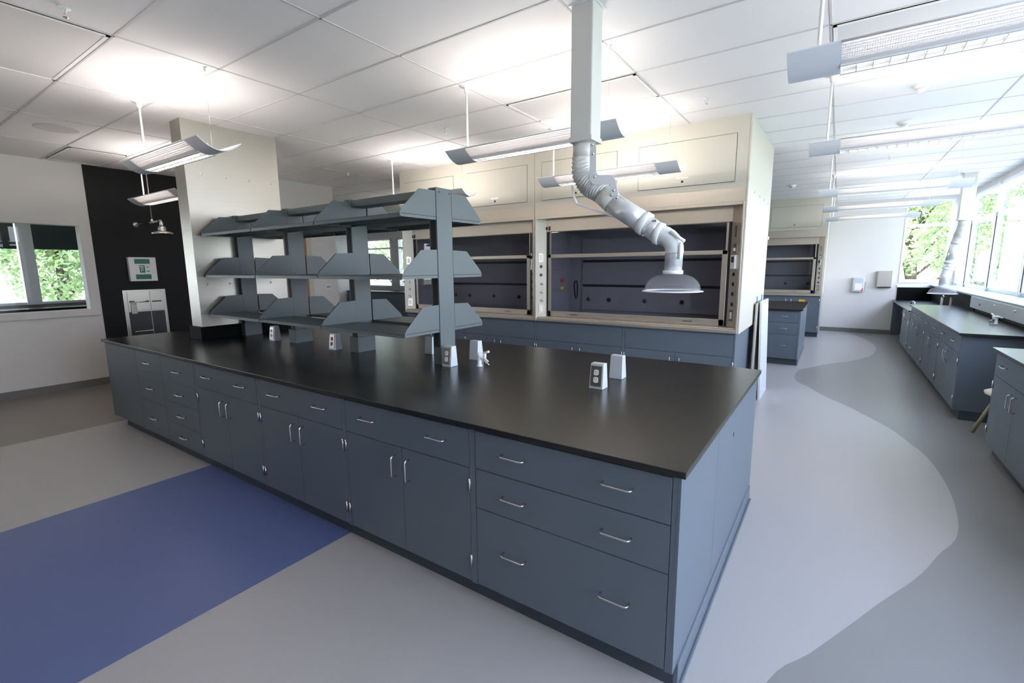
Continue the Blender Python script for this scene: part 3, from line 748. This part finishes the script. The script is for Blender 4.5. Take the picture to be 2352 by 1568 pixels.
    for a in (.32, 1.72): MB().box(sl + a, sl + a + .10, ys_ + .001, ys_ + .004, zb - .004, zb + .012).build('finger_grip', 'plate', sa)
    u_ = MB().box(sl, sl + .022, ys_ + .034, ys_ + .05, 1.768, 2.06).box(sr - .03, sr, ys_ + .034, ys_ + .05, 1.768, 2.06).box(sl, sr, ys_ + .034, ys_ + .05, 2.05, 2.06).build('upper_sash', 'hoodsteel', r)
    MB().box(sl + .022, sr - .03, ys_ + .040, ys_ + .046, 1.75, 2.06).build('pane', 'sash', u_)
    cl = MB().box(xl - .02, xl + .02, ys_ - .006, ys_, 2.075, 2.115).box(xl + .035, xl + .06, ys_ - .006, ys_, 2.07, 2.12).build('pulley_clip', 'black', r)
    # liner
    ln = MB().box(xl + .0, xr, D - .05, D - .03, zb - .083, 2.3).box(xl - .03, xl + .0, ys_ + .055, D - .03, zb - .083, 2.3).box(xr, xr + .03, ys_ + .055, D - .03, zb - .083, 2.3).box(xl, xr, ys_ + .055, D - .03, 2.28, 2.3)
    ln.box(xl + .20, xr - .04, D - .075, D - .05, zb + .02, zb + .33).box(xl + .20, xr - .04, D - .075, D - .05, zb + .365, zb + .66).box(xl + .20, xr - .04, D - .075, D - .05, zb + .70, zb + .98)
    ln.build('liner', 'hoodin', r)
    for za in (.332, .662): MB().box(xl + .20, xr - .04, D - .056, D - .0515, zb + za, zb + za + .032).build('baffle_slot', 'slot', r)
    MB().box(xl, xr, ys_ + .055, D - .05, zb - .083, zb - .04).build('hood_floor', 'epoxy', r)
    for fx in (.30, .60, 1.09, 1.56, 2.02): MB().lathe([(0, -.012), (.024, -.012), (.028, 0)], (xl + fx, D - .075, 1.165), 14, 'y').build('rod_socket', 'black', r)
    if extras:
        MB().tube([(xl + .155, .70, 1.17), (xl + .155, .66, 1.22), (xl + .15, .64, 1.36), (xl + .165, .64, 1.42), (xl + .19, .64, 1.42), (xl + .20, .64, 1.36), (xl + .20, .64, 1.20)], .010, 8).build('gooseneck_tube', 'black', r)
        for z, m_ in ((1.43, 'red'), (1.32, 'yellow')): MB().lathe([(0, .03), (.022, .03), (.022, 0)], (xl, .55, z), 12, 'x').build('service_nozzle', m_, r)
    return r
HY = 3.634; HX = -.430
H1 = hood((HX - HW, HY, 0), 'right-hand fume hood of the near pair, with the extraction dome in front of it')
clone(H1, (HX - 2 * HW - .005, HY, 0), 'left-hand fume hood of the near pair, partly behind the shelf rack')
H3 = clone(H1, (.105 - HW, 10.80, 0), 'distant fume hood by the far white wall, behind the second island')
# backs: the pair of hoods opposite, closing the block
bkh = empty('hood_enclosure', (HX, 4.5, 0), 'cream side and back enclosure of the near fume hoods', 'enclosure panel')
MB().box(-.0, .022, -.866, .895, .918, HC).build('side_panel', 'hoodw', bkh, .006)
tag(MB().box(HX - 2 * HW, HX - .001, HY + .87, HY + 1.76, .92, HC - .03).build('rear_enclosure', 'hoodw'), 'cream rear enclosure backing the pair of near fume hoods', 'enclosure panel')
bo = MB()
for yy in (4.031, 4.419, 4.783, 5.149): bo.lathe([(0, .004), (.010, .004), (.012, 0)], (.022, yy - 4.5, 2.36), 10, 'x')
bo.build('screw_heads', 'plate', bkh)
MB().box(.022, .040, .82, .86, 1.93, 1.97).build('wall_clip', 'white', bkh)
MB().box(.018, .024, -.866, .9, HC - .018, HC - .002).build('top_gasket', 'tbar', bkh)
bk3 = empty('hood_enclosure', (.105, 11.5, 0), 'cream side panel closing the distant fume hood against the far wall', 'enclosure panel')
MB().box(0, .02, -.7, .74, .92, HC).build('side_panel', 'hoodw', bk3); tag(MB().box(.105 - HW, .104, 11.67, 12.24, 0, HC - .03).build('rear_enclosure', 'hoodw'), 'cream filler behind the distant fume hood', 'enclosure panel')
# hood base cabinets
hb = (('corner', 0, 'right'), )
labs = ['base cabinet under the right-hand near fume hood, at its right corner', 'base cabinet under the right-hand near fume hood, left half',
        'base cabinet under the left-hand near fume hood, right half', 'base cabinet under the left-hand near fume hood, left end']
for k in range(4):
    x1 = HX - .012 - k * 1.205
    cabinet(1.205, 'false2', (x1 - 1.205, HY + .04, 0), labs[k], depth=.8, top=.915)
rb = empty('rear_base_cabinets', (HX - .012, 4.5, 0), 'slate blue base panel below the cream side of the fume hoods', 'cabinet panel')
MB().box(-4.82, 0, -.015, .88, .10, .915).build('body', 'cab', rb); MB().box(-4.8, -.02, -.015, .85, 0, .10).build('toe_kick', 'cabk', rb)
cabinet(1.205, 'sink2', (.093 - 1.205, 10.86, 0), 'slate blue base cabinet under the distant fume hood', depth=.8, top=.915)
cabinet(1.205, 'sink2', (.093 - 2.41, 10.86, 0), 'base cabinet of the distant fume hood hidden behind the second island', depth=.8, top=.915)
st_ = empty('warning_sticker', (-.245, 10.855, .76), 'yellow and red warning sticker on the distant hood cabinet', 'sticker')
MB().box(-.06, .06, -.002, 0, 0, .075).build('yellow_field', 'yellow', st_); MB().box(-.04, .05, -.003, -.002, -.02, .02).build('red_field', 'red', st_)
# leaning boards with blue tape
b1 = empty('leaning_board', (-.298, 4.95, 0), 'white laminate board leaning against the side of the fume hoods', 'board')
o = MB().box(-.012, .012, -.31, .31, 0, 1.19).build('sheet', 'board', b1, .002); o.rotation_euler = (0, R(-2.3), 0)
b2 = empty('leaning_board', (-.380, 4.86, 0), 'tan-edged board standing behind the white board against the hoods', 'board')
o = MB().box(-.008, .008, -.33, .27, 0, 1.17).build('sheet', 'tan', b2, .001); o.rotation_euler = (0, R(0), 0)
for k, (yy, zz, lb) in enumerate(((4.79, 1.205, 'blue tape tab on the hood side, nearer of the two above the boards'), (5.21, 1.205, 'blue tape tab on the hood side, farther of the two above the boards'))):
    tag(MB().box(HX + .022, HX + .026, yy - .035, yy + .035, zz - .035, zz + .035).build('blue_tape', 'blue'), lb, 'tape')

# ------------------------------------------------------------------ pendant light fixtures
def fixture(loc, label, power=12.5):
    """origin at the ceiling where the stem is fixed; the fixture runs along +x"""
    r = empty('pendant_light', loc, label, 'ceiling light', 'linear pendant lights')
    zb = 2.455 - HC; L0, L1 = -.11, 1.33; ec = .20; wd = .15; rise = .075; n = 14
    def zc(u): return zb + rise * (abs(u) / wd) ** 1.9
    def strip(xa, xb, ua, ub, t=.004, k=8):
        us = [ua + (ub - ua) * i / k for i in range(k + 1)]
        vs = []
        for x in (xa, xb):
            vs += [(x, u, zc(u)) for u in us] + [(x, u, zc(u) + t) for u in us]
        m = k + 1; f = []
        for i in range(k):
            f += [(i, i + 1, 2 * m + i + 1, 2 * m + i), (m + i, 3 * m + i, 3 * m + i + 1, m + i + 1)]
            f += [(i, m + i, m + i + 1, i + 1), (2 * m + i, 2 * m + i + 1, 3 * m + i + 1, 3 * m + i)]
        f += [(0, 2 * m, 3 * m, m), (k, m + k, 3 * m + k, 2 * m + k)]
        return MB().add(vs, f, False)
    for a, b in ((L0, L0 + ec), (L1 - ec, L1)):
        e_ = strip(a, b, -wd, wd, .006, 16)
        e_.build('end_cap', 'fixt', r)
    # side wings
    for s_ in (-1, 1):
        w_ = strip(L0 + ec, L1 - ec, .062 * s_, (wd - .006) * s_)
        w_.build('perforated_wing', 'perf', r)
        MB().tube([(L0 + ec, wd * s_, zc(wd) + .001), (L1 - ec, wd * s_, zc(wd) + .001)], .005, 6).build('edge_rail', 'fixt', r)
        MB().box(L0 + ec, L1 - ec, .055 * s_ - .007, .055 * s_ + .007, zc(.055) - .004, zc(.055) + .03).build('louver_rail', 'fixt', r)
    lv = MB(); k = int((L1 - L0 - 2 * ec) / .055)
    for i in range(k + 1):
        x = L0 + ec + i * (L1 - L0 - 2 * ec) / k; lv.box(x - .0015, x + .0015, -.05, .05, zb + .004, zb + .034)
    lv.box(L0 + ec, L1 - ec, -.002, .002, zb + .004, zb + .02)
    lv.build('louver', 'white', r)
    MB().tube([(L0 + ec, 0, zb + .068), (L1 - ec, 0, zb + .068)], .013, 12).build('lamp_tube', 'lamp', r)
    MB().cyl((0, 0, 0), (0, 0, zb + .02), .0085, 12).build('stem', 'white', r)
    MB().lathe([(0, -.05), (.016, -.05), (.02, -.014), (.055, -.006), (.058, 0)], (0, 0, 0), 20).build('canopy', 'white', r)
    MB().cyl((1.2125, 0, 0), (1.2125, 0, zb + .03), .0012, 6).build('cable', 'nickel', r)
    MB().lathe([(0, -.03), (.007, -.03), (.009, -.005), (.02, 0)], (1.2125, 0, 0), 12).build('cable_anchor', 'white', r)
    d = bpy.data.lights.new('uplight', 'AREA'); d.shape = 'RECTANGLE'; d.size = .98; d.size_y = .07; d.energy = power * .5; d.color = (1, .925, .87)
    for sg in (-1, 1):
        o = bpy.data.objects.new('uplight', d); COL.objects.link(o); o.parent = r; o.location = ((L0 + L1) / 2, .05 * sg, zb + .105); o.rotation_euler = (pi + sg * R(66), 0, 0)
    return r
FX = [(-4.68, -2.0, 'added unseen pendant light overhead to the left, outside the picture'),  # this row is out of view, added to brighten the ceiling
      (-2.205, -2.3, 'added unseen pendant light overhead behind the camera on the left'),
      (.22, -2.3, 'added unseen pendant light overhead behind the camera on the right'),
      (-4.68, .173, 'pendant light in front of the top of the steel column'),
      (-7.25, 1.0, 'pendant light behind the column, against the black wall'),
      (-4.68, 2.98, 'pendant light seen through the top tier of the shelf rack'),
      (-2.19, 1.54, 'pendant light left of the square ceiling duct'),
      (-2.205, 2.98, 'pendant light behind the elbow of the near extraction arm'),
      (.22, 1.10, 'large pendant light at the top right corner of the picture'),
      (.22, 2.985, 'pendant light second from the camera in the right-hand row'),
      (.20, 5.85, 'pendant light third from the camera in the right-hand row'),
      (.20, 7.95, 'pendant light fourth from the camera in the right-hand row'),
      (.20, 10.05, 'farthest pendant light in the right-hand row'),
      (-7.6, 6.0, 'pendant light added in the far left area beyond the wooden door'),  # added to lift the dark ceiling in this corner
      (-7.25, -2.6, 'added unseen pendant light outside the left edge of the picture')]  # out of view, added with the row behind the camera
F0 = None; dim = None
for x, y, lb in FX:
    if F0 is None: F0 = fixture((x, y, HC), lb)
    else:
        fx = clone(F0, (x, y, HC), lb)
        if x > 0:
            if dim is None:
                dim = next(o for o in fx.children if o.type == 'LIGHT').data.copy(); dim.energy *= .45
            for o in fx.children:
                if o.type == 'LIGHT': o.data = dim
clone(F0, (-10.6, -.55, HC), 'left pendant light in the neighbouring room behind the interior window')
clone(F0, (-10.6, .70, HC), 'right pendant light in the neighbouring room behind the interior window')

# ------------------------------------------------------------------ ceiling devices
def vent(x0, x1, y0, y1, lb):
    r = empty('ceiling_vent', ((x0 + x1) / 2, (y0 + y1) / 2, HC), lb, 'ceiling vent')
    a, b = (x1 - x0) / 2, (y1 - y0) / 2
    MB().box(-a, a, -b, b, -.006, 0).build('perforated_face', 'tile_perf', r)
    MB().box(-a, a, -b, -b + .02, -.009, 0).box(-a, a, b - .02, b, -.009, 0).box(-a, -a + .02, -b, b, -.009, 0).box(a - .02, a, -b, b, -.009, 0).build('frame', 'ceil', r)
M['tile_perf'] = mat('perforated_tile', (.70, .685, .67), .7, noise=.06, nscale=150, bump=.3, bscale=400)
vent(-4.62, -3.43, -.94, -.37, 'perforated air panel in the ceiling at the top left corner')
vent(-2.18, -1.0, 2.08, 2.65, 'perforated air panel in the ceiling left of the square duct')
vent(.23, 1.42, 2.08, 2.65, 'perforated air panel in the ceiling behind the top right pendant')
vent(-8.1, -7.12, .28, .83, 'perforated air panel in the ceiling near the black wall')
def detector(x, y, lb):
    r = empty('smoke_detector', (x, y, HC), lb, 'smoke detector')
    MB().lathe([(0, -.05), (.03, -.05), (.038, -.03), (.055, -.022), (.06, -.008), (.06, 0)], n=28).build('housing', 'white', r)
    MB().lathe([(.0385, -.032), (.040, -.030), (.0385, -.028)], n=24).build('vent_ring', 'plate', r)
    return r
detector(.813, 3.67, 'round white smoke detector nearest the camera on the right ceiling')
detector(.811, 4.891, 'round white smoke detector between the second and third right-hand pendants')
detector(-.44, 8.667, 'small distant smoke detector above the second island')
def sprinkler(x, y, lb):
    r = empty('sprinkler_head', (x, y, HC), lb, 'sprinkler')
    MB().lathe([(.028, 0), (.028, -.004), (.010, -.006), (.009, -.028)], n=16).build('escutcheon', 'white', r)
    MB().tube([(.009, 0, -.01), (.016, 0, -.028), (.0, 0, -.046)], .002, 6).tube([(-.009, 0, -.01), (-.016, 0, -.028), (0, 0, -.046)], .002, 6).build('frame_arms', 'nickel', r)
    MB().lathe([(0, -.046), (.014, -.046), (.014, -.048), (0, -.048)], n=12).build('deflector', 'nickel', r)
for x, y, lb in ((-3.25, -.62, 'sprinkler head cut by the top edge at the left'), (-.684, 2.958, 'sprinkler head on the ceiling right of the duct, above the hood doors'),
                 (-3.104, 2.314, 'sprinkler head above the middle of the shelf rack'), (.827, 6.761, 'sprinkler head below the second right-hand pendant'), (-5.9, 3.2, 'sprinkler head near the left door wall')):
    sprinkler(x, y, lb)
sk = empty('ceiling_speaker', (-6.27, .0, HC), 'round flush ceiling speaker at the left', 'speaker')
MB().lathe([(0, -.004), (.15, -.004), (.17, -.007), (.185, 0)], n=40).build('grille', 'tile_perf', sk)
sl_ = empty('slot_diffuser', (-4.15, 2.0, HC), 'short bright slot diffuser in the ceiling above the rack', 'air diffuser')
MB().box(-.3, .3, -.018, .018, -.006, 0).build('blade', 'white', sl_)

# ------------------------------------------------------------------ black wall: shower, sign, eyewash
sh = empty('safety_shower', (LX, 1.182, 2.277), 'chrome safety shower head on a pipe from the black wall', 'safety shower')
MB().lathe([(0, .02), (.022, .02), (.036, .006), (.040, 0)], (.004, 0, 0), 20, 'x').build('wall_flange', 'nickel', sh)
MB().cyl((0, 0, 0), (.86, .0, .0), .014, 14).tube([(.84, 0, 0), (.88, 0, -.0), (.90, 0, -.03), (.90, 0, -.09)], .022, 14).build('supply_pipe', 'nickel', sh)
MB().lathe([(.0, -.07), (.045, -.075), (.05, -.11), (.05, -.13), (.09, -.14), (.125, -.155), (.13, -.175), (.12, -.178), (0, -.165)], (.90, 0, 0), 28).build('shower_head', 'nickel', sh)
MB().cyl((.60, 0, 0), (.60, 0, HC - 2.277), .007, 10).lathe([(.0, .05), (.016, .04), (.022, .0), (0, -.01)], (.60, 0, .0), 14).build('hanger_rod', 'nickel', sh)
sg = empty('shower_sign', (LX + .004, 1.18, 1.455), 'white and green emergency shower sign on the black wall', 'sign')
MB().box(0, .07, -.17, .17, 0, .35).build('light_box', 'white', sg, .006)
MB().box(.070, .072, -.10, .09, .255, .325).build('header_panel', 'green', sg)
MB().box(.070, .072, -.10, .09, .03, .10).build('footer_panel', 'green', sg)
MB().box(.070, .072, -.045, .02, .125, .235).build('pictogram_panel', 'green', sg)
MB().box(.072, .073, -.03, -.022, .14, .20).lathe([(0, .073), (.012, .073)], (0, -.026, .215), 12, 'x').box(.072, .073, -.008, .0, .15, .22).box(.072, .073, -.012, .006, .215, .222).build('pictogram', 'white', sg)
MB().box(.070, .0715, .035, .08, .14, .152).box(.070, .0715, .045, .07, .20, .212).build('arrow_marks', 'green', sg)
ew = empty('eyewash_cabinet', (LX + .004, 1.175, .62), 'recessed stainless eyewash cabinet with pull-down door on the black wall', 'eyewash station')
MB().box(0, .014, -.27, .27, 0, .71).build('frame', 'plate', ew, .003)
MB().box(.014, .02, -.22, .05, .40, .68).box(.014, .02, .06, .23, .40, .68).build('upper_doors', 'plate', ew, .002)
MB().box(.014, .019, -.22, .05, .02, .385).box(.014, .019, .06, .23, .02, .385).build('lower_door', 'black', ew)
MB().tube([(.02, -.20, .53), (.05, -.20, .53), (.05, .03, .53), (.02, .03, .53)], .007, 8).build('pull_bar', 'nickel', ew)
MB().box(.02, .028, -.20, -.14, .525, .55).box(.02, .028, -.0, .04, .52, .545).box(.02, .028, .08, .20, .52, .54).build('slots', 'black', ew)
MB().box(.022, .03, -.19, -.12, .36, .52).build('hang_tag', 'seat', ew)
MB().box(.019, .03, -.18, .05, .09, .10).build('lower_handle', 'nickel', ew)

# far wall devices
ds = empty('soap_dispenser', (.79, BY, .965), 'grey soap dispenser on the far white wall, left of the steel towel dispenser', 'dispenser')
MB().box(-.115, .115, -.11, 0, 0, .335).build('housing', 'pedest', ds, .02); MB().box(-.07, .07, -.115, -.108, .05, .20).build('window', 'white', ds)
MB().box(.116, .122, -.08, -.03, .02, .24).build('side_label', 'black', ds)
MB().box(.05, .09, -.113, -.109, .03, .09).build('red_label', 'red', ds)
dt = empty('towel_dispenser', (1.265, BY, 1.075), 'stainless paper towel dispenser on the far white wall beside the window', 'dispenser')
MB().box(-.14, .14, -.10, 0, 0, .375).build('housing', 'steel', dt, .012); MB().box(-.12, .12, -.103, -.02, -.004, .02).build('outlet_slot', 'black', dt)
sc_ = empty('thermostat', (-7.198, 3.62, 1.25), 'small pale wall plate beside the wooden door', 'wall plate')
MB().box(0, .008, -.05, .05, 0, .09).build('plate', 'white', sc_)
MB().box(.008, .01, -.04, .04, .02, .06).build('label', 'ledge', sc_)

# stool in the gap
ch = empty('lab_stool', (1.785, 4.33, 0), 'beige stool with splayed tan legs tucked behind the right-hand bench', 'stool')
MB().lathe([(0, .455), (.19, .462), (.215, .45), (.21, .43), (.12, .415), (0, .41)], n=28).build('seat', 'seat', ch)
for k in range(4):
    a = pi / 4 + k * pi / 2 + .12
    MB().tube([(.13 * cos(a), .13 * sin(a), .42), (.28 * cos(a), .28 * sin(a), .012)], .014, 10, radii=[.013, .017]).build('leg', 'leg', ch)

# counter below the far-left window
fl = empty('far_bench', (-11.4, 8.6, 0), 'distant bench under the window seen between the rack posts', 'workbench')
MB().box(-1.5, 3.6, -.35, .38, 0, .86).build('body', 'cab', fl); MB().box(-1.52, 3.62, -.38, .395, .86, .90).build('worktop', 'epoxy', fl)

# ------------------------------------------------------------------ outdoors
tag(MB().box(-60, 60, -60, 70, -.6, -.5).build('lawn', 'grass'), 'sunlit green lawn outside the windows', 'lawn')
tag(MB().box(2.75, 6.2, -6, 16, -.5, -.1).box(-8, 2.75, 12.7, 16, -.5, -.1).build('terrace', 'terr'), 'pale concrete terrace outside the window corner', 'terrace')
rl = empty('terrace_railing', (6.0, 6, -.1), 'white metal terrace railing outside the window wall', 'railing')
q = MB()
for z in (.35, .65, .95, 1.25): q.tube([(0, -10, z), (0, 9.9, z)], .018, 6).tube([(0, 9.9, z), (-13, 9.9, z)], .018, 6)
q.build('rails', 'white', rl)
q = MB()
for k in range(10): q.cyl((0, -10 + k * 2.2, 0), (0, -10 + k * 2.2, 1.28), .025, 8)
for k in range(6): q.cyl((-1.5 - k * 2.2, 9.9, 0), (-1.5 - k * 2.2, 9.9, 1.28), .025, 8)
q.build('railing_posts', 'white', rl)
random.seed(11)
def tree(loc, s, label, seed, group='trees outside the windows'):
    r = empty('broadleaf_tree', loc, label, 'tree', group)
    rnd = random.Random(seed)
    tr = MB().tube([(0, 0, 0), (.05, .03, 1.2), (-.02, .1, 2.6), (.1, .0, 4.4)], .15, 10, radii=[.20, .15, .12, .05])
    blobs = []
    for k in range(17):
        a = k * 2.4 + rnd.uniform(-.4, .4); d = rnd.uniform(.5, 2.1); z = 1.75 + 4.0 * k / 16
        blobs.append((d * cos(a), d * sin(a), z, rnd.uniform(.8, 1.25)))
        tr.tube([(0, .05, max(.5, z - 1.3)), (d * .5 * cos(a), d * .5 * sin(a), z - .5), (d * cos(a), d * sin(a), z)], .03, 5, radii=[.05, .035, .015])
    tr.build('trunk', 'bark', r)
    lf = MB()
    for bx_, by_, bz_, br in blobs:
        for _ in range(640):
            u = Vector((rnd.gauss(0, 1), rnd.gauss(0, 1), rnd.gauss(0, 1))).normalized() * br * rnd.uniform(.55, 1.0)
            p = Vector((bx_, by_, bz_)) + u
            e1 = Vector((rnd.gauss(0, 1), rnd.gauss(0, 1), rnd.gauss(0, 1))).normalized(); e2 = e1.orthogonal().normalized() * .045; e1 = e1 * .085
            lf.add([p - e1, p + e2, p + e1, p - e2], [(0, 1, 2, 3)])
    lf.build('foliage', 'leaf', r)
    r.scale = (s, s, s)
    return r
T1 = tree((2.7, 22.6, -.485), 1.2, 'leafy tree filling the far end window', 3)
T2 = tree((7.3, 17.2, -.485), 1.15, 'leafy tree outside the first side window from the far corner', 8)
def tclone(src, loc, s, rz, lb):
    c_ = clone(src, loc, lb, None, rz); c_.scale = (s, s, s); return c_
tclone(T1, (6.0, 29.5, -.48), 1.4, 1.2, 'tall leafy tree behind the gap of the far corner')
tclone(T2, (-18.0, 2.4, -.48), 1.0, .9, 'leafy tree close behind the neighbouring room windows')
tclone(T1, (-22.0, -4.6, -.48), 1.2, 4.4, 'leafy tree farther off on the left behind the interior window')
tclone(T1, (-20.5, 17.5, -.48), 1.1, 1.9, 'leafy tree beyond the window seen between the rack posts')
